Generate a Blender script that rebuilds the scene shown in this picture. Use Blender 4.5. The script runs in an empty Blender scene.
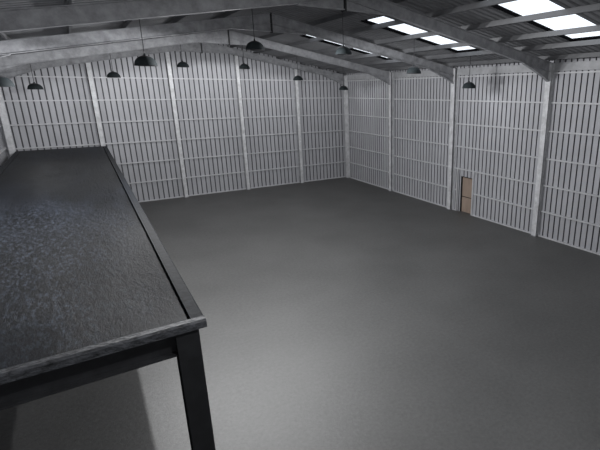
import bpy, bmesh, math, random
from mathutils import Matrix, Vector
random.seed(7)
sc = bpy.context.scene
COL = sc.collection

# ------------------------------------------------------------------ dimensions (metres)
XR, XL = 0.0, -20.86            # inside faces of the right and left wall sheeting
YB, YF = 0.0, -37.0             # back wall, front wall (behind the camera)
XC = -10.38            # ridge line
RAIL = 1.25                     # spacing of the sheeting rails
BAYW = 4.115                    # gable post spacing
FRAMES = [-0.465, -6.50, -12.61, -18.71]
SL = 0.180
def roof_z(x): return 9.96 - SL * abs(x - XC)      # underside of roof sheet
def raft_top(x): return roof_z(x) - 0.19
RD = 0.40
def raft_bot(x): return raft_top(x) - RD

# ------------------------------------------------------------------ materials
def mat(name, color, rough=0.5, metal=0.0, var=0.0, scale=3.0, stretch=(1, 1, 1), bump=0.0, bscale=40.0, spec=0.5, color2=None, detail=6.0):
    m = bpy.data.materials.new(name); m.use_nodes = True
    nt = m.node_tree; N = nt.nodes; L = nt.links
    b = N['Principled BSDF']
    b.inputs['Base Color'].default_value = (*color, 1)
    b.inputs['Roughness'].default_value = rough
    b.inputs['Metallic'].default_value = metal
    b.inputs['Specular IOR Level'].default_value = spec
    tc = N.new('ShaderNodeTexCoord'); mp = N.new('ShaderNodeMapping')
    mp.inputs['Scale'].default_value = stretch
    L.new(tc.outputs['Object'], mp.inputs['Vector'])
    if var or color2:
        nz = N.new('ShaderNodeTexNoise'); nz.inputs['Scale'].default_value = scale
        nz.inputs['Detail'].default_value = detail; nz.inputs['Roughness'].default_value = 0.65
        L.new(mp.outputs['Vector'], nz.inputs['Vector'])
        cr = N.new('ShaderNodeValToRGB')
        lo = tuple(c * (1 - var) for c in color)
        hi = color2 if color2 else tuple(min(1, c * (1 + var)) for c in color)
        cr.color_ramp.elements[0].position = 0.32; cr.color_ramp.elements[0].color = (*lo, 1)
        cr.color_ramp.elements[1].position = 0.68; cr.color_ramp.elements[1].color = (*hi, 1)
        L.new(nz.outputs['Fac'], cr.inputs['Fac'])
        L.new(cr.outputs['Color'], b.inputs['Base Color'])
    if bump:
        n2 = N.new('ShaderNodeTexNoise'); n2.inputs['Scale'].default_value = bscale
        n2.inputs['Detail'].default_value = 5
        L.new(mp.outputs['Vector'], n2.inputs['Vector'])
        bp = N.new('ShaderNodeBump'); bp.inputs['Strength'].default_value = bump
        bp.inputs['Distance'].default_value = 0.02
        L.new(n2.outputs['Fac'], bp.inputs['Height'])
        L.new(bp.outputs['Normal'], b.inputs['Normal'])
    return m

M_SHEET = mat('profiled_sheet_grey', (0.45, 0.454, 0.480), 0.55, 0.0, 0.10, 1.2, (1, 1, 0.35))
M_GROOVE_SHADE = mat('sheet_groove_shade', (0.09, 0.09, 0.098), 0.7)  # dark colour stands in for the shade inside the sheet grooves
M_ROOF = mat('roof_sheet_grey', (0.21, 0.214, 0.224), 0.6, 0.0, 0.12, 1.0)
M_STEEL = mat('galvanised_steel', (0.42, 0.425, 0.44), 0.5, 0.0, 0.16, 2.2)
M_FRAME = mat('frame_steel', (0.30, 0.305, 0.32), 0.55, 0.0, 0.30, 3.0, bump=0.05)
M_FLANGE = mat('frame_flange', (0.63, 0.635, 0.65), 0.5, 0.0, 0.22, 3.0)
M_RAIL = mat('rail_steel', (0.56, 0.565, 0.58), 0.45, 0.0, 0.12, 3.0)
M_PURLIN = mat('purlin_steel', (0.125, 0.128, 0.135), 0.5, 0.0, 0.12, 2.0)
M_KERB = mat('rooflight_kerb_black', (0.003, 0.003, 0.0035), 0.9, spec=0.03)
M_BLACK = mat('dark_painted_steel', (0.016, 0.017, 0.019), 0.55, 0.0, 0.25, 5.0, bump=0.1)
M_SHADE = mat('lamp_enamel', (0.026, 0.033, 0.036), 0.75, 0.0, 0.15, 8.0, spec=0.2)
M_CORD = mat('lamp_cord', (0.06, 0.06, 0.065), 0.7)
M_BULB = mat('bulb_glass', (0.8, 0.8, 0.78), 0.3)
M_DOOR = mat('plywood_brown', (0.36, 0.275, 0.22), 0.7, 0.0, 0.14, 3.0, (2, 2, 0.5))
M_GAP = mat('door_reveal', (0.03, 0.03, 0.032), 0.8)

def floor_mat():
    m = mat('concrete_floor', (0.085, 0.085, 0.083), 0.55)
    nt = m.node_tree; N = nt.nodes; L = nt.links; b = N['Principled BSDF']
    tc = N.new('ShaderNodeTexCoord')
    a = N.new('ShaderNodeTexNoise'); a.inputs['Scale'].default_value = 0.35; a.inputs['Detail'].default_value = 8; a.inputs['Roughness'].default_value = 0.6
    f = N.new('ShaderNodeTexNoise'); f.inputs['Scale'].default_value = 11; f.inputs['Detail'].default_value = 10; f.inputs['Roughness'].default_value = 0.8
    L.new(tc.outputs['Object'], a.inputs['Vector']); L.new(tc.outputs['Object'], f.inputs['Vector'])
    mx = N.new('ShaderNodeMath'); mx.operation = 'MULTIPLY_ADD'; mx.inputs[1].default_value = 0.3
    L.new(a.outputs['Fac'], mx.inputs[0])
    m2 = N.new('ShaderNodeMath'); m2.operation = 'MULTIPLY'; m2.inputs[1].default_value = 0.7
    L.new(f.outputs['Fac'], m2.inputs[0]); L.new(m2.outputs[0], mx.inputs[2])
    cr = N.new('ShaderNodeValToRGB')
    cr.color_ramp.elements[0].position = 0.41; cr.color_ramp.elements[0].color = (0.040, 0.040, 0.039, 1)
    cr.color_ramp.elements[1].position = 0.59; cr.color_ramp.elements[1].color = (0.094, 0.094, 0.092, 1)
    L.new(mx.outputs[0], cr.inputs['Fac']); L.new(cr.outputs['Color'], b.inputs['Base Color'])
    bp = N.new('ShaderNodeBump'); bp.inputs['Strength'].default_value = 0.5; bp.inputs['Distance'].default_value = 0.015
    L.new(f.outputs['Fac'], bp.inputs['Height']); L.new(bp.outputs['Normal'], b.inputs['Normal'])
    df = N.new('ShaderNodeBsdfDiffuse'); gl = N.new('ShaderNodeBsdfGlossy'); ms = N.new('ShaderNodeMixShader')
    gl.inputs['Roughness'].default_value = 0.50; gl.inputs['Color'].default_value = (0.95, 0.95, 0.94, 1); ms.inputs['Fac'].default_value = 0.15
    L.new(cr.outputs['Color'], df.inputs['Color']); L.new(bp.outputs['Normal'], df.inputs['Normal']); L.new(bp.outputs['Normal'], gl.inputs['Normal'])
    L.new(df.outputs[0], ms.inputs[1]); L.new(gl.outputs[0], ms.inputs[2])
    N.remove(b); L.new(ms.outputs[0], N['Material Output'].inputs['Surface'])
    return m
M_FLOOR = floor_mat()

def deck_mat():
    m = mat('dark_slate_sheet', (0.02, 0.023, 0.028), 0.5)
    nt = m.node_tree; N = nt.nodes; L = nt.links; b = N['Principled BSDF']
    tc = N.new('ShaderNodeTexCoord')
    mp = N.new('ShaderNodeMapping'); mp.inputs['Scale'].default_value = (1.3, 0.45, 1); mp.inputs['Rotation'].default_value = (0, 0, 0.75)
    L.new(tc.outputs['Object'], mp.inputs['Vector'])
    big = N.new('ShaderNodeTexNoise'); big.inputs['Scale'].default_value = 0.7; big.inputs['Detail'].default_value = 6; big.inputs['Distortion'].default_value = 1.2
    fine = N.new('ShaderNodeTexNoise'); fine.inputs['Scale'].default_value = 9; fine.inputs['Detail'].default_value = 10; fine.inputs['Roughness'].default_value = 0.75; fine.inputs['Distortion'].default_value = 0.3
    for n in (big, fine): L.new(mp.outputs['Vector'], n.inputs['Vector'])
    mul = N.new('ShaderNodeMath'); mul.operation = 'MULTIPLY_ADD'; mul.inputs[1].default_value = 0.5
    L.new(big.outputs['Fac'], mul.inputs[0])
    h = N.new('ShaderNodeMath'); h.operation = 'MULTIPLY'; h.inputs[1].default_value = 0.5
    L.new(fine.outputs['Fac'], h.inputs[0]); L.new(h.outputs[0], mul.inputs[2])
    cr = N.new('ShaderNodeValToRGB')
    cr.color_ramp.elements[0].position = 0.455; cr.color_ramp.elements[0].color = (0.002, 0.0026, 0.004, 1)
    cr.color_ramp.elements[1].position = 0.60; cr.color_ramp.elements[1].color = (0.012, 0.0145, 0.020, 1)
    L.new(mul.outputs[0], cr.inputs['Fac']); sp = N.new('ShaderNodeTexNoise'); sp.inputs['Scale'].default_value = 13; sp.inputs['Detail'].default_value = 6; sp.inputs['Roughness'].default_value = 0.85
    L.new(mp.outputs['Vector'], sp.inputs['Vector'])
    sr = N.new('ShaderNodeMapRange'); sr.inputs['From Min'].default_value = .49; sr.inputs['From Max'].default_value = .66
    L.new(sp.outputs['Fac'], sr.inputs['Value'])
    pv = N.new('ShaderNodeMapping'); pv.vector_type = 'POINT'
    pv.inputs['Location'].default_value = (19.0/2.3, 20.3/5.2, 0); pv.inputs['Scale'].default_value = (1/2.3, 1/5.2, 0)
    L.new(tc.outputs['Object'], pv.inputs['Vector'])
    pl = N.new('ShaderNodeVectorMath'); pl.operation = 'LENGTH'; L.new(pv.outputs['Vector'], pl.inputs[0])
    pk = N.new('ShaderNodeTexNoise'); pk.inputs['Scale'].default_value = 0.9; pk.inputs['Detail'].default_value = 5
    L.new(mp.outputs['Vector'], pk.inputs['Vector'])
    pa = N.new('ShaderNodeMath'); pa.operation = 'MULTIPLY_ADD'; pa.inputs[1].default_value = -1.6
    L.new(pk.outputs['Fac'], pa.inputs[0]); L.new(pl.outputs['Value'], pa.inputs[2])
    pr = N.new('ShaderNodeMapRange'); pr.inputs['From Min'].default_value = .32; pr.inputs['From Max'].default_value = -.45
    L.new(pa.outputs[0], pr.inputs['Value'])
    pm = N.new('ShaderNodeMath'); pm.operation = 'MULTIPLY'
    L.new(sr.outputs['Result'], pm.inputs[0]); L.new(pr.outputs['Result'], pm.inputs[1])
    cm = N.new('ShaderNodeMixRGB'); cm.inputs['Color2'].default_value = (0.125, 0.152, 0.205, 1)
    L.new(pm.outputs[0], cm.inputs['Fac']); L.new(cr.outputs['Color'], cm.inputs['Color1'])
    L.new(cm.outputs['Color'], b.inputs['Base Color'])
    bp = N.new('ShaderNodeBump'); bp.inputs['Strength'].default_value = 1.0; bp.inputs['Distance'].default_value = 0.10
    L.new(mul.outputs[0], bp.inputs['Height']); L.new(bp.outputs['Normal'], b.inputs['Normal'])
    pt = N.new('ShaderNodeTexNoise'); pt.inputs['Scale'].default_value = 0.32; pt.inputs['Detail'].default_value = 3
    L.new(mp.outputs['Vector'], pt.inputs['Vector'])
    rr = N.new('ShaderNodeMapRange'); rr.inputs['From Min'].default_value = .40; rr.inputs['From Max'].default_value = .62
    rr.inputs['To Min'].default_value = .25; rr.inputs['To Max'].default_value = 1.0
    L.new(pt.outputs['Fac'], rr.inputs['Value']); L.new(rr.outputs['Result'], bp.inputs['Strength'])
    b.inputs['Roughness'].default_value = 0.48; b.inputs['Specular IOR Level'].default_value = 0.10
    return m
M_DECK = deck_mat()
M_FASCIA = mat('slate_fascia', (0.060, 0.063, 0.070), 0.45, 0.0, 0.8, 7.0, (1, 2, 2), bump=1.0, bscale=14)
M_BEAM = mat('dark_beam', (0.028, 0.029, 0.032), 0.55, 0.0, 0.3, 4.0)
M_KERBEDGE = mat('slate_edge', (0.013, 0.015, 0.019), 0.7, 0.0, 0.6, 6.0, (1, 1, 1), bump=0.6, bscale=9, spec=0.22)

def pane_mat():
    m = bpy.data.materials.new('rooflight_pane'); m.use_nodes = True
    nt = m.node_tree; N = nt.nodes; L = nt.links
    N.remove(N['Principled BSDF'])
    t = N.new('ShaderNodeBsdfTransparent'); t.inputs['Color'].default_value = (0.97, 0.98, 1, 1)
    g = N.new('ShaderNodeBsdfGlossy'); g.inputs['Roughness'].default_value = 0.2
    mx = N.new('ShaderNodeMixShader'); mx.inputs['Fac'].default_value = 0.06
    L.new(t.outputs[0], mx.inputs[1]); L.new(g.outputs[0], mx.inputs[2])
    L.new(mx.outputs[0], N['Material Output'].inputs['Surface'])
    return m
M_PANE = pane_mat()

# ------------------------------------------------------------------ helpers
def box(bm, x0, x1, y0, y1, z0, z1, mi=0):
    x0, x1 = min(x0, x1), max(x0, x1); y0, y1 = min(y0, y1), max(y0, y1); z0, z1 = min(z0, z1), max(z0, z1)
    v = [bm.verts.new(p) for p in ((x0,y0,z0),(x1,y0,z0),(x1,y1,z0),(x0,y1,z0),(x0,y0,z1),(x1,y0,z1),(x1,y1,z1),(x0,y1,z1))]
    for q in ((0,3,2,1),(4,5,6,7),(0,1,5,4),(1,2,6,5),(2,3,7,6),(3,0,4,7)):
        f = bm.faces.new([v[i] for i in q]); f.material_index = mi
def prism(bm, pts, axis, a0, a1, mi=0):
    """closed polygon pts (2-D) swept along an axis: 'y' takes (x,z) points, 'x' takes (y,z), 'z' takes (x,y)"""
    def P(p, a):
        return {'y': (p[0], a, p[1]), 'x': (a, p[0], p[1]), 'z': (p[0], p[1], a)}[axis]
    A = [bm.verts.new(P(p, a0)) for p in pts]; B = [bm.verts.new(P(p, a1)) for p in pts]
    n = len(pts); fs = [bm.faces.new(A), bm.faces.new(B[::-1])]
    for i in range(n):
        fs.append(bm.faces.new((A[i], B[i], B[(i+1) % n], A[(i+1) % n])))
    for f in fs: f.material_index = mi
    return fs
def obj(name, bm, mats, parent=None, bevel=0.0, smooth=False, loc=None):
    bmesh.ops.recalc_face_normals(bm, faces=bm.faces[:])
    me = bpy.data.meshes.new(name)
    if loc is not None:
        bmesh.ops.translate(bm, vec=(-loc[0], -loc[1], -loc[2]), verts=bm.verts[:])
    bm.to_mesh(me); bm.free()
    o = bpy.data.objects.new(name, me); COL.objects.link(o)
    for m in (mats if isinstance(mats, (list, tuple)) else [mats]): me.materials.append(m)
    if loc is not None: o.location = loc
    if parent is not None:
        o.parent = parent
        o.matrix_parent_inverse = Matrix.Translation(parent.location).inverted()
    if smooth:
        for p in me.polygons: p.use_smooth = True
    if bevel:
        b = o.modifiers.new('bevel', 'BEVEL'); b.width = bevel; b.segments = 2; b.limit_method = 'ANGLE'
    return o
def new(): return bmesh.new()
def empty(name, loc):
    o = bpy.data.objects.new(name, None); COL.objects.link(o); o.location = loc; o.empty_display_size = 0.2
    return o
def tag(o, label, cat, group=None):
    o['label'] = label; o['category'] = cat
    if group: o['group'] = group
    return o
def struct(o, label, cat):
    o['kind'] = 'structure'; o['label'] = label; o['category'] = cat
    return o
ORD = ['', 'lowest', 'second', 'third', 'fourth', 'fifth', 'topmost']

# ------------------------------------------------------------------ floor
bm = new(); box(bm, XL - 0.2, XR + 0.2, YF - 0.2, YB + 0.2, -0.2, 0.0)
struct(obj('floor', bm, M_FLOOR), 'dark grey smooth concrete floor slab of the empty hall', 'floor')

# ------------------------------------------------------------------ profiled wall sheeting
GW, GD = 0.050, 0.05
def sheet_profile(a0, a1, PITCH):
    """(position, depth, in_groove) polyline of the sheet, grooves running outwards"""
    pts = [(a0, 0.0)]; groove_marks = []
    n = int((a1 - a0) / PITCH)
    for i in range(n + 1):
        c = a0 + 0.16 + i * PITCH
        if c + GW >= a1: break
        pts += [(c - GW/2 - 0.008, 0), (c - GW/2, GD), (c + GW/2, GD), (c + GW/2 + 0.008, 0)]
    pts.append((a1, 0.0))
    return pts
def wall_sheet(bm, a0, a1, place, z0, ztop, pitch=.278):
    pts = sheet_profile(a0, a1, pitch)
    lo = [bm.verts.new(place(a, d, z0)) for a, d in pts]
    hi = [bm.verts.new(place(a, d, ztop(a))) for a, d in pts]
    for i in range(len(pts) - 1):
        f = bm.faces.new((lo[i], lo[i+1], hi[i+1], hi[i]))
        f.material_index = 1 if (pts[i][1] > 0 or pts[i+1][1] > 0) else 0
def backing(bm, quad):
    f = bm.faces.new([bm.verts.new(p) for p in quad]); f.material_index = 1

DY0, DY1, DZ = -13.34, -14.24, 2.06        # door opening in the right wall
# back wall: two halves so that the top follows the roof
bm = new()
gt = lambda x: roof_z(x) + 0.06
wall_sheet(bm, XL, XR, lambda a, d, z: (a, YB + d, z), 0, gt, .295)
backing(bm, [(XL-.1, .075, 0), (XR+.1, .075, 0), (XR+.1, .075, gt(XR)), (XC, .075, gt(XC)), (XL-.1, .075, gt(XL))])
struct(obj('wall_back', bm, [M_SHEET, M_GROOVE_SHADE]), 'grey ribbed steel gable wall at the far end of the hall', 'wall')
bm = new()
wall_sheet(bm, XL, XR, lambda a, d, z: (a, YF - d, z), 0, gt, .295)
backing(bm, [(XL-.1, YF-.075, 0), (XR+.1, YF-.075, 0), (XR+.1, YF-.075, gt(XR)), (XC, YF-.075, gt(XC)), (XL-.1, YF-.075, gt(XL))])
struct(obj('wall_front', bm, [M_SHEET, M_GROOVE_SHADE]), 'grey ribbed steel gable wall behind the viewer', 'wall')
bm = new()
et = roof_z(XR) + 0.05
R = lambda a, d, z: (XR + d, a, z)
wall_sheet(bm, DY0, YB, R, 0, lambda a: et)
wall_sheet(bm, DY1, DY0, R, DZ, lambda a: et)
wall_sheet(bm, YF, DY1, R, 0, lambda a: et)
for y0, y1, z0 in ((DY0, YB+.1, 0), (DY1, DY0, DZ), (YF-.1, DY1, 0)):
    backing(bm, [(XR+.075, y0, z0), (XR+.075, y1, z0), (XR+.075, y1, et), (XR+.075, y0, et)])
struct(obj('wall_right', bm, [M_SHEET, M_GROOVE_SHADE]), 'grey ribbed steel side wall with the brown door in it', 'wall')
bm = new()
wall_sheet(bm, YF, YB, lambda a, d, z: (XL - d, a, z), 0, lambda a: et)
backing(bm, [(XL-.075, YF-.1, 0), (XL-.075, YB+.1, 0), (XL-.075, YB+.1, et), (XL-.075, YF-.1, et)])
struct(obj('wall_left', bm, [M_SHEET, M_GROOVE_SHADE]), 'grey ribbed steel side wall behind the dark platform', 'wall')

# ------------------------------------------------------------------ roof sheeting with rooflight openings
RL = [(-22.77, -20.95), (-16.50, -14.90), (-10.60, -8.95)]   # y ranges of the rooflights
RLX0, RLX1 = -7.48, -2.12
RP = 0.30
def roof_profile(y0, y1):
    pts = []; n = max(1, round((y1 - y0) / RP)); p = (y1 - y0) / n
    pts.append((y0, 0))
    for i in range(n):
        c = y0 + (i + .5) * p
        pts += [(c - .07, 0), (c - .035, .05), (c + .035, .05), (c + .07, 0)]
    pts.append((y1, 0))
    return pts
def roof_strip(bm, y0, y1, x0, x1):
    pts = roof_profile(y0, y1)
    A = [bm.verts.new((x0, y, roof_z(x0) + d)) for y, d in pts]
    B = [bm.verts.new((x1, y, roof_z(x1) + d)) for y, d in pts]
    for i in range(len(pts) - 1): bm.faces.new((A[i], B[i], B[i+1], A[i+1]))
bm = new()
roof_strip(bm, YF - .3, YB + .3, XL - .3, XC)
ys = sorted([YF - .3, YB + .3] + [v for r in RL for v in r])
for y0, y1 in zip(ys[:-1], ys[1:]):
    if (y0, y1) in RL:
        roof_strip(bm, y0, y1, XC, RLX0); roof_strip(bm, y0, y1, RLX1, XR + .3)
    else:
        roof_strip(bm, y0, y1, XC, XR + .3)
# ridge capping
prism(bm, [(XC - .35, roof_z(XC - .35) + .06), (XC, roof_z(XC) + .075), (XC + .35, roof_z(XC + .35) + .06), (XC, roof_z(XC) + .10)], 'y', YF - .3, YB + .3)
struct(obj('ceiling', bm, M_ROOF), 'dark corrugated steel roof sheeting, two slopes meeting at the ridge', 'roof')

KH = 0.13
for i, (y0, y1) in enumerate(RL):
    root = empty('window_%d' % (i + 1), (0.5*(RLX0+RLX1), 0.5*(y0+y1), roof_z(0.5*(RLX0+RLX1))))
    where = ['nearest and largest strip', 'middle strip', 'farthest strip'][i]
    struct(root, 'white glowing rooflight in the roof slope, %s of the three' % where, 'skylight')
    bm = new()
    def wallp(xa, ya, xb, yb, t):
        # an upright kerb board between two plan points
        pts = [(xa, ya), (xb, yb), (xb + t[0], yb + t[1]), (xa + t[0], ya + t[1])]
        lo = [bm.verts.new((x, y, roof_z(x))) for x, y in pts]
        hi = [bm.verts.new((x, y, roof_z(x) + KH)) for x, y in pts]
        for k in range(4): bm.faces.new((lo[k], lo[(k+1) % 4], hi[(k+1) % 4], hi[k]))
        bm.faces.new(hi); bm.faces.new(lo[::-1])
    wallp(RLX0, y0, RLX1, y0, (0, -.05)); wallp(RLX0, y1, RLX1, y1, (0, .05))
    wallp(RLX0, y0 - .05, RLX0, y1 + .05, (-.05, 0)); wallp(RLX1, y0 - .05, RLX1, y1 + .05, (.05, 0))
    obj('rooflight_kerb', bm, M_KERB, root)
    bm = new()
    pts = [(RLX0 - .05, y0 - .05), (RLX1 + .05, y0 - .05), (RLX1 + .05, y1 + .05), (RLX0 - .05, y1 + .05)]
    lo = [bm.verts.new((x, y, roof_z(x) + KH)) for x, y in pts]; hi = [bm.verts.new((x, y, roof_z(x) + KH + .012)) for x, y in pts]
    bm.faces.new(lo[::-1]); bm.faces.new(hi)
    for k in range(4): bm.faces.new((lo[k], lo[(k+1) % 4], hi[(k+1) % 4], hi[k]))
    obj('pane', bm, M_PANE, root)

# ------------------------------------------------------------------ purlins
PUR = {1: [1.88, 3.42, 5.06, 6.76, 8.18, 9.78], -1: [1.85, 3.60, 5.22, 6.85, 8.48]}
for side, sn in ((1, 'skylight slope'), (-1, 'left roof slope')):
    for dx, n in zip(PUR[side], ('first', 'second', 'third', 'fourth', 'fifth', 'sixth')):
        x = XC + side * dx
        bm = new()
        zt = roof_z(x) - 0.004
        # Z-section: web, top flange, bottom flange
        z0 = zt - 0.150
        t = .008
        s = side
        sl = -s * SL
        f = lambda u, v: (x + u, zt + v + sl * u)
        pts = [f(0, 0), f(s*.06, 0), f(s*.06, -t), f(t*s, -t), f(t*s, -.174), f(-s*.06+t*s, -.174), f(-s*.06+t*s, -.182), f(0, -.182)]
        fs = prism(bm, pts, 'y', YF + .02, YB - .02)
        o = obj('roof_purlin', bm, M_PURLIN)
        tag(o, 'long grey steel purlin under the %s, %s down from the ridge' % (sn, n), 'purlin', 'purlins under the ' + sn)

# ------------------------------------------------------------------ portal frames
CD, CW, RW, TF, TW = 0.24, 0.26, 0.16, 0.022, 0.014
def hcolumn_x(bm, xo, xi, yc, z0, z1):
    """H column whose flanges face the hall (normal along x)"""
    s = 1 if xi > xo else -1
    box(bm, xo, xo + s*TF, yc - CW/2, yc + CW/2, z0, z1, 1)
    box(bm, xi - s*TF, xi, yc - CW/2, yc + CW/2, z0, z1, 1)
    box(bm, xo + s*TF, xi - s*TF, yc - TW/2, yc + TW/2, z0, z1, 0)
FR_NAMES = ['against the back wall', 'first one out from the back wall', 'second one out from the back wall', 'nearest the viewer']
for fi, Y in enumerate(FRAMES):
    root = empty('portal_frame', (XC, Y, 0))
    tag(root, 'grey steel portal frame spanning the hall, ' + FR_NAMES[fi], 'steel frame', 'portal frames of the hall')
    for s in (1, -1):
        xo = (XR if s > 0 else XL); xo = xo - s * 0.02
        xi = xo - s * CD
        bm = new()
        if fi == 0:                                   # corner post: flange towards the hall's length
            cx = xo - (.15 if s > 0 else -.28)
            xi = cx - s * .13
            box(bm, cx - .13, cx + .13, Y - .10, Y - .078, .02, raft_top(xo) - .01, 1)
            box(bm, cx - .13, cx + .13, Y + .078, Y + .10, .02, raft_top(xo) - .01, 1)
            box(bm, cx - .007, cx + .007, Y - .078, Y + .078, .02, raft_top(xo) - .01, 0)
        else:
            hcolumn_x(bm, xo, xi, Y, 0.02, raft_top(xi) - 0.01)
        # stiffener at the knee
        zk = 7.2
        c = obj('column', bm, [M_FRAME, M_FLANGE], root)
        bm = new(); box(bm, xo - s*.0, xi - s*.04, Y - .14, Y + .14, 0.0, 0.025)
        for by in (-.11, .11):
            for bx in (.06, abs(xi - xo) - .06):
                xx = xo - s * bx
                box(bm, xx - .015, xx + .015, Y + by - .015, Y + by + .015, .025, .06)
        obj('base_plate', bm, M_FRAME, c)
        # rafter: I section following the slope
        xa, xb = xi, XC
        def Pz(x, off): return raft_top(x) - off
        bm = new()
        def slab(o0, o1, w, mi):
            prism(bm, [(xa, Pz(xa, o0)), (xb, Pz(xb, o0)), (xb, Pz(xb, o1)), (xa, Pz(xa, o1))], 'y', Y - w/2, Y + w/2, mi)
        slab(0, TF, RW, 0); slab(RD - TF, RD, RW, 0); slab(TF, RD - TF, TW, 0)
        obj('rafter', bm, [M_FRAME, M_FLANGE], root)
        # knee haunch: tapered cutting under the rafter, slightly curved underside
        bm = new()
        zb = 7.16; L = 1.75
        n = 6
        low = []
        for k in range(n + 1):
            u = k / n
            x = xi - s * L * u
            line = zb + (Pz(xi - s*L, RD) - zb) * (u ** 0.86)
            low.append((x, line))
        up = [(xi - s * L, Pz(xi - s*L, RD)), (xi, Pz(xi, RD))]
        prism(bm, low[:-1] + up, 'y', Y - TW/2, Y + TW/2, 0)
        # flange along the underside
        for k in range(n):
            (x0, z0), (x1, z1) = low[k], low[k+1]
            prism(bm, [(x0, z0), (x1, z1), (x1, z1 - TF), (x0, z0 - TF)], 'y', Y - RW/2, Y + RW/2, 1)
        obj('knee_haunch', bm, [M_FRAME, M_FRAME], root)
        # apex haunch
        bm = new()
        La, Da = 1.5, 0.27
        p = [(XC - s*(-La), Pz(XC + s*La, RD)), (XC + s*.0125, Pz(XC, RD)), (XC + s*.0125, Pz(XC, RD + Da))]
        prism(bm, p, 'y', Y - TW/2, Y + TW/2, 0)
        a, b2 = p[0], p[2]
        prism(bm, [a, b2, (b2[0], b2[1] - TF), (a[0], a[1] - TF)], 'y', Y - RW/2, Y + RW/2, 1)
        obj('apex_haunch', bm, [M_FRAME, M_FRAME], root)
    bm = new()
    box(bm, XC - .025, XC + .025, Y - .10, Y + .10, raft_bot(XC) - .34, raft_top(XC) + .01)
    obj('apex_plate', bm, M_BLACK, root)

# ------------------------------------------------------------------ gable posts
PW = 0.21
GP = [-BAYW * i for i in range(1, 5)]
PN = ['first', 'second', 'third', 'fourth']
for i, x in enumerate(GP):
    bm = new(); zt = raft_bot(x) - .004
    box(bm, x - PW/2, x + PW/2, -.362, -.342, 0, zt, 1)
    box(bm, x - PW/2, x + PW/2, -.02, -.003, 0, zt, 0)
    box(bm, x - .007, x + .007, -.342, -.02, 0, zt, 0)
    box(bm, x - PW/2 - .03, x + PW/2 + .03, -.38, -.003, 0, .02, 0)
    o = obj('gable_post', bm, [M_FRAME, M_FLANGE])
    tag(o, 'tall pale steel post on the back wall, %s from the far right corner' % PN[i], 'post', 'posts of the back wall')

# ------------------------------------------------------------------ sheeting rails
RH = 0.066
def rail_bm(axis, a0, a1, face, out, z):
    """C-shaped rail: face = coordinate of the sheeting, out = direction into the hall"""
    bm = new()
    d = 0.095
    pts = [(face + out*.002, z - RH/2), (face + out*d, z - RH/2), (face + out*d, z + RH/2), (face + out*.002, z + RH/2),
           (face + out*.002, z + RH/2 - .008), (face + out*(d-.008), z + RH/2 - .008), (face + out*(d-.008), z - RH/2 + .008), (face + out*.002, z - RH/2 + .008)]
    prism(bm, pts, 'x' if axis == 'x' else 'y', a0, a1)
    return bm
bays_back = [(0 - .43, GP[0] + PW/2 + .01), (GP[0] - PW/2 - .01, GP[1] + PW/2 + .01), (GP[1] - PW/2 - .01, GP[2] + PW/2 + .01),
             (GP[2] - PW/2 - .01, GP[3] + PW/2 + .01), (GP[3] - PW/2 - .01, XL + .43)]
bays_back[0] = (-.02, bays_back[0][1]); bays_back[4] = (bays_back[4][0], XL + .02)
BN = ['between the far right corner and the first post', 'between the first and second posts', 'between the second and third posts',
      'between the third and fourth posts', 'between the fourth post and the left corner']
for b, (x0, x1) in enumerate(bays_back):
    for l in range(1, 7):
        if b == 4 and l < 3: continue
        o = obj('sheeting_rail', rail_bm('x', x0, x1, YB, -1, l * RAIL), M_RAIL)
        tag(o, 'back wall rail %s, %s of six up' % (BN[b], ORD[l]), 'rail', 'rails on the back wall')
EG = CW/2 + .008
ybays = [(-.58, FRAMES[1] + EG), (FRAMES[1] - EG, FRAMES[2] + EG), (FRAMES[2] - EG, FRAMES[3] + EG), (FRAMES[3] - EG, -24.75)]
RN = ['in the farthest bay', 'in the second bay from the far corner', 'in the bay with the brown door', 'in the bay at the right edge']
PJ = [(-13.02, -13.10), (-14.30, -14.38)]        # door post y ranges
for b, (y0, y1) in enumerate(ybays):
    for l in range(1, 7):
        if b == 2 and l == 1:
            for (ya, yb, w) in ((y0, PJ[0][0], 'short rail left of the brown door'), (PJ[1][1], y1, 'lowest rail right of the brown door')):
                o = obj('sheeting_rail', rail_bm('y', ya, yb, XR, -1, l * RAIL), M_RAIL)
                tag(o, 'right wall %s, meeting its post' % w, 'rail', 'rails on the right wall')
            continue
        o = obj('sheeting_rail', rail_bm('y', y0, y1, XR, -1, l * RAIL), M_RAIL)
        tag(o, 'right wall rail %s, %s of six up' % (RN[b], ORD[l]), 'rail', 'rails on the right wall')
    # eaves beam between the columns
    bm = new()
    prism(bm, [(-.002, 7.58), (-.14, 7.58), (-.14, 7.60), (-.05, 7.60), (-.05, 7.90), (-.14, 7.90), (-.14, 7.925), (-.002, 7.925)], 'y', y0, y1)
    o = obj('eaves_beam', bm, M_STEEL)
    tag(o, 'deep eaves beam along the top of the right wall %s' % RN[b], 'beam', 'eaves beams on the right wall')
for l in range(4, 7):
    o = obj('sheeting_rail', rail_bm('y', -.58, FRAMES[1] + EG, XL, 1, l * RAIL), M_RAIL)
    tag(o, 'rail on the left wall by the far left corner, %s of six up' % ORD[l], 'rail', 'rails on the left wall')
o = obj('sheeting_rail', rail_bm('y', -.58, FRAMES[1] + EG, XL, 1, 3 * RAIL + .12), M_RAIL)
tag(o, 'rail on the left wall just above the edge of the dark platform', 'rail', 'rails on the left wall')

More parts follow.
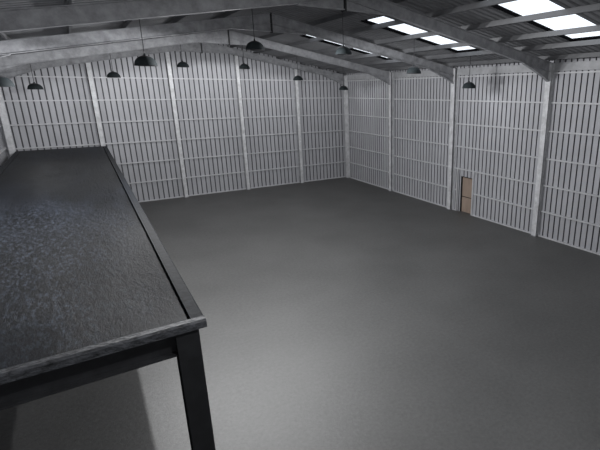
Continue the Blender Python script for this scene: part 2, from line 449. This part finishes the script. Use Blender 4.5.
bm = new()
for x0, x1 in bays_back: box(bm, x0, x1, -.10, -.002, 0, .06)
struct(obj('baseboard_back', bm, M_RAIL), 'pale steel base channel along the foot of the back wall', 'base channel')
bm = new()
for y0, y1 in ybays[:2] + [(ybays[2][0], PJ[0][0]), (PJ[1][1], ybays[2][1])] + ybays[3:]: box(bm, -.10, -.002, y0, y1, 0, .06)
struct(obj('baseboard_right', bm, M_RAIL), 'pale steel base channel along the foot of the right wall', 'base channel')

# ------------------------------------------------------------------ door in the right wall
root = empty('door_1', (XR, 0.5*(DY0+DY1), 0))
struct(root, 'brown plywood door in two halves, set between pale posts in the right wall', 'door')
for (a, b) in PJ:
    bm = new(); box(bm, -.11, -.002, a, b, 0, 2*RAIL - RH/2); obj('door_post', bm, M_RAIL, root, bevel=.006)
bm = new()
box(bm, 0.0, .20, DY0, DY0 + .035, 0, DZ + .035); box(bm, 0.0, .20, DY1 - .035, DY1, 0, DZ + .035); box(bm, 0.0, .20, DY1, DY0, DZ, DZ + .035)
box(bm, .17, .20, DY1, DY0, 0, DZ)
obj('door_reveal', bm, M_GAP, root)
for nm, z0, z1 in (('lower_leaf', .015, .88), ('upper_leaf', .93, DZ - .03)):
    bm = new(); box(bm, .075, .115, DY1 + .012, DY0 - .03, z0, z1)
    obj(nm, bm, M_DOOR, root, bevel=.004)

# ------------------------------------------------------------------ dark mezzanine platform
PT, PX0, PX1, PYB, PYF = 3.67, -20.42, -16.46, -0.58, -25.30
def flare(bm):
    for v in bm.verts:
        if v.co.x > -18.4: v.co.x += .17 * (v.co.y - PYF) / (PYB - PYF)
    return bm
root = empty('mezzanine_platform', (0.5*(PX0+PX1), 0.5*(PYB+PYF), 0))
tag(root, 'large dark raised steel platform along the left wall with black legs', 'platform')
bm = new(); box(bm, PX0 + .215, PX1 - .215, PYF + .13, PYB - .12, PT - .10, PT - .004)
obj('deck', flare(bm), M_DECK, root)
bm = new()
for xa, xb in ((PX1 - .175, PX1), (PX0, PX0 + .175)):
    prism(bm, [(xa, PT - .09), (xa, PT), (xb - .02, PT), (xb, PT - .02), (xb, PT - .14), (xb - .03, PT - .14), (xb - .03, PT - .09)], 'y', PYF + .12, PYB)
box(bm, PX1 - .32, PX1 - .17, PYF + .12, PYB, PT - .128, PT - .104); box(bm, PX0 + .17, PX0 + .32, PYF + .12, PYB, PT - .128, PT - .104)
box(bm, PX0 + .175, PX1 - .175, PYB - .11, PYB, PT - .09, PT)
obj('edge_trim', flare(bm), M_KERBEDGE, root)
bm = new()
prism(bm, [(PYF + .115, PT - .09), (PYF + .115, PT + .005), (PYF + .02, PT + .0), (PYF, PT - .03), (PYF, PT - .125), (PYF + .04, PT - .125), (PYF + .04, PT - .09)], 'x', PX0, PX1 + .005)
obj('fascia', bm, M_FASCIA, root)
def ibeam(bm, axis, c, a0, a1, zt, h=.36, w=.2):
    for lo, hi, hw in ((zt - .025, zt, w/2), (zt - h, zt - h + .03, w/2), (zt - h + .03, zt - .025, .01)):
        if axis == 'x': box(bm, a0, a1, c - hw, c + hw, lo, hi)
        else: box(bm, c - hw, c + hw, a0, a1, lo, hi)
bm = new(); ibeam(bm, 'x', PYF + .20, PX0 + .02, PX1 - .10, PT - .142)
obj('front_beam', bm, M_BEAM, root)
for xx in (PX0 + .3, PX1 - .3):
    bm = new(); ibeam(bm, 'y', xx, PYF + .31, PYB - .05, PT - .142)
    obj('side_beam', flare(bm), M_BLACK, root)
LW = .30
for ly in (PYF + .20, -13.0, -1.0):
    for lx in (PX0 + .3, PX1 - .25):
        bm = new(); zt = PT - .142 - .36
        zt = PT - .145 if ly < -20 else zt - .002
        box(bm, lx - LW/2, lx + LW/2, ly - LW/2, ly - LW/2 + .02, .02, zt)
        box(bm, lx - LW/2, lx + LW/2, ly + LW/2 - .02, ly + LW/2, .02, zt)
        box(bm, lx - LW/2 + .05, lx + LW/2 - .05, ly - LW/2 + .02, ly + LW/2 - .02, .02, zt)
        box(bm, lx - LW/2 - .06, lx + LW/2 + .06, ly - LW/2 - .06, ly + LW/2 + .06, 0, .02)
        obj('leg', bm, M_BLACK, root)

# ------------------------------------------------------------------ pendant lamps
def lathe(bm, prof, n=32, zoff=0):
    rings = []
    for r, z in prof:
        if r < 1e-6: rings.append([bm.verts.new((0, 0, z + zoff))])
        else: rings.append([bm.verts.new((r*math.cos(2*math.pi*k/n), r*math.sin(2*math.pi*k/n), z + zoff)) for k in range(n)])
    for A, B in zip(rings[:-1], rings[1:]):
        for k in range(n):
            k2 = (k+1) % n
            if len(A) == 1 and len(B) == 1: continue
            if len(A) == 1: bm.faces.new((A[0], B[k], B[k2]))
            elif len(B) == 1: bm.faces.new((A[k], A[k2], B[0]))
            else: bm.faces.new((A[k], B[k], B[k2], A[k2]))
LR = 0.315
shade_me = cord_me = bulb_me = rose_me = None
def build_lamp_meshes():
    prof = []
    for k in range(11):
        t = math.pi/2 * k / 10
        prof.append((LR * math.sin(t) if k else 0.0, LR * .93 * math.cos(t)))
    prof[0] = (0.03, LR * .93); prof = [(0.0, LR*.93 + .05), (0.028, LR*.93 + .05)] + prof
    prof += [(LR + .008, -.006), (LR - .004, -.006)]
    for k in range(10, -1, -1):
        t = math.pi/2 * k / 10
        prof.append(((LR - .012) * math.sin(t) if k else 0.0, (LR - .012) * .93 * math.cos(t)))
    bm = new(); lathe(bm, prof)
    for f in bm.faces:
        c = f.calc_center_median()
        if c.z < 0 or (c.length < LR * .955 and c.xy.length > .03 and c.z < LR * .91): f.material_index = 1
    return bm
LAMP_X = [8.50, 5.15, 1.72]
rows = [(-15.5, 'nearer row'), (-3.2, 'row by the back wall'), (-28.2, 'unseen row added above the viewer')]
POS = ['leftmost', 'second from left', 'third from left', 'third from right', 'second from right', 'rightmost']
DROP = 1.55
base = None
GAIN = 1.08
POWER = {0: [80, 1050, 1000, 300, 40, 25], 1: [60, 110, 130, 120, 90, 25], 2: [280, 350, 230]}
def beam(ld, lo=.30, hi=.16):
    """the lamp's light distribution: nothing goes up into the closed dome"""
    ld.use_nodes = True
    nt = ld.node_tree; N = nt.nodes; L = nt.links
    em = N['Emission']
    g = N.new('ShaderNodeNewGeometry'); sx = N.new('ShaderNodeSeparateXYZ')
    L.new(g.outputs['Incoming'], sx.inputs[0])
    mr = N.new('ShaderNodeMapRange'); mr.interpolation_type = 'SMOOTHSTEP'
    mr.inputs['From Min'].default_value = UPS * lo; mr.inputs['From Max'].default_value = UPS * hi
    mr.inputs['To Min'].default_value = 0; mr.inputs['To Max'].default_value = 1
    L.new(sx.outputs['Z'], mr.inputs['Value']); L.new(mr.outputs['Result'], em.inputs['Strength'])
UPS = 1.0
for ri, (ly, rn) in enumerate(rows):
    for k in (range(6) if ri < 2 else (1, 2, 3)):  # third row is added out of view, as fill light on the near faces
        dx = -LAMP_X[k] if k < 3 else LAMP_X[5 - k]
        x = XC + dx
        if ri == 0 and k == 1: x += .03
        if ri == 0 and k == 0: x -= .13
        z = roof_z(x) - DROP - (.05 if ri == 1 else 0)
        if base is None:
            root = empty('pendant_lamp', (0, 0, 0))
            sh = obj('shade', build_lamp_meshes(), [M_SHADE, M_CORD], root, smooth=True)
            bm = new(); bmesh.ops.create_cone(bm, cap_ends=True, segments=10, radius1=.013, radius2=.013, depth=DROP - LR*.93 - .05 - .03,
                                              matrix=Matrix.Translation((0, 0, (DROP - .03 + LR*.93 + .05)/2)))
            co = obj('cord', bm, M_CORD, root)
            bm = new(); bmesh.ops.create_cone(bm, cap_ends=True, segments=16, radius1=.035, radius2=.055, depth=.05, matrix=Matrix.Translation((0, 0, DROP - .026)))
            ro = obj('ceiling_rose', bm, M_CORD, root)
            bm = new(); bmesh.ops.create_uvsphere(bm, u_segments=16, v_segments=10, radius=.06, matrix=Matrix.Translation((0, 0, .09)))
            bu = obj('bulb', bm, M_BULB, root, smooth=True)
            base = root; r2 = root
        else:
            r2 = base.copy(); COL.objects.link(r2)
            for ch in list(base.children):
                if ch.type != 'MESH': continue
                c = ch.copy(); COL.objects.link(c); c.parent = r2
        r2.location = (x, ly, z)
        extra = ' above the brown door' if (ri, k) == (0, 5) else ''
        tag(r2, 'dark dome pendant lamp, %s in the %s%s' % (POS[k], rn, extra), 'lamp', 'dome pendant lamps hung from the roof')
        if ri == 2: tag(r2, 'dark dome pendant lamp, %s in the unseen row added above the viewer for fill light' % ['', 'leftmost', 'middle', 'rightmost'][k], 'lamp', 'dome pendant lamps hung from the roof')
        pw = POWER[ri][k if ri < 2 else k - 1]
        if pw:
            ld = bpy.data.lights.new('lamp_light', 'POINT'); ld.energy = pw * GAIN; ld.shadow_soft_size = .05; ld.color = (0.98, .985, 1.0)
            beam(ld, *((.24, .08) if ri < 2 else (.24, .04)))
            lo = bpy.data.objects.new('lamp_light', ld); COL.objects.link(lo); lo.parent = r2; lo.location = (0, 0, -.12)

# ------------------------------------------------------------------ world
w = bpy.data.worlds.new('sky'); sc.world = w; w.use_nodes = True
w.node_tree.nodes['Background'].inputs['Color'].default_value = (0.92, 0.96, 1, 1)
w.node_tree.nodes['Background'].inputs['Strength'].default_value = 1.6

# ------------------------------------------------------------------ camera
F_PX, PPX, PPY = 438.8465, 392.3529, 219.7515
yaw, pitch = 0.6129, 0.2847
cd = bpy.data.cameras.new('camera'); cam = bpy.data.objects.new('camera', cd); COL.objects.link(cam)
fwd = Vector((math.sin(yaw)*math.cos(pitch), math.cos(yaw)*math.cos(pitch), -math.sin(pitch)))
right = Vector((math.cos(yaw), -math.sin(yaw), 0)); up = right.cross(fwd)
cam.matrix_world = Matrix(((right.x, up.x, -fwd.x, -17.4964), (right.y, up.y, -fwd.y, -31.3308), (right.z, up.z, -fwd.z, 6.7394), (0, 0, 0, 1)))
cd.sensor_fit = 'HORIZONTAL'; cd.sensor_width = 36; cd.lens = F_PX / 600 * 36
cd.shift_x = -(PPX - 300) / 600; cd.shift_y = (PPY - 225) / 600
cd.clip_start = .05; cd.clip_end = 200
sc.camera = cam

vs = sc.view_settings
vs.view_transform = 'Standard'; vs.look = 'None'; vs.exposure = 0.0; vs.gamma = 1.0; vs.use_curve_mapping = False
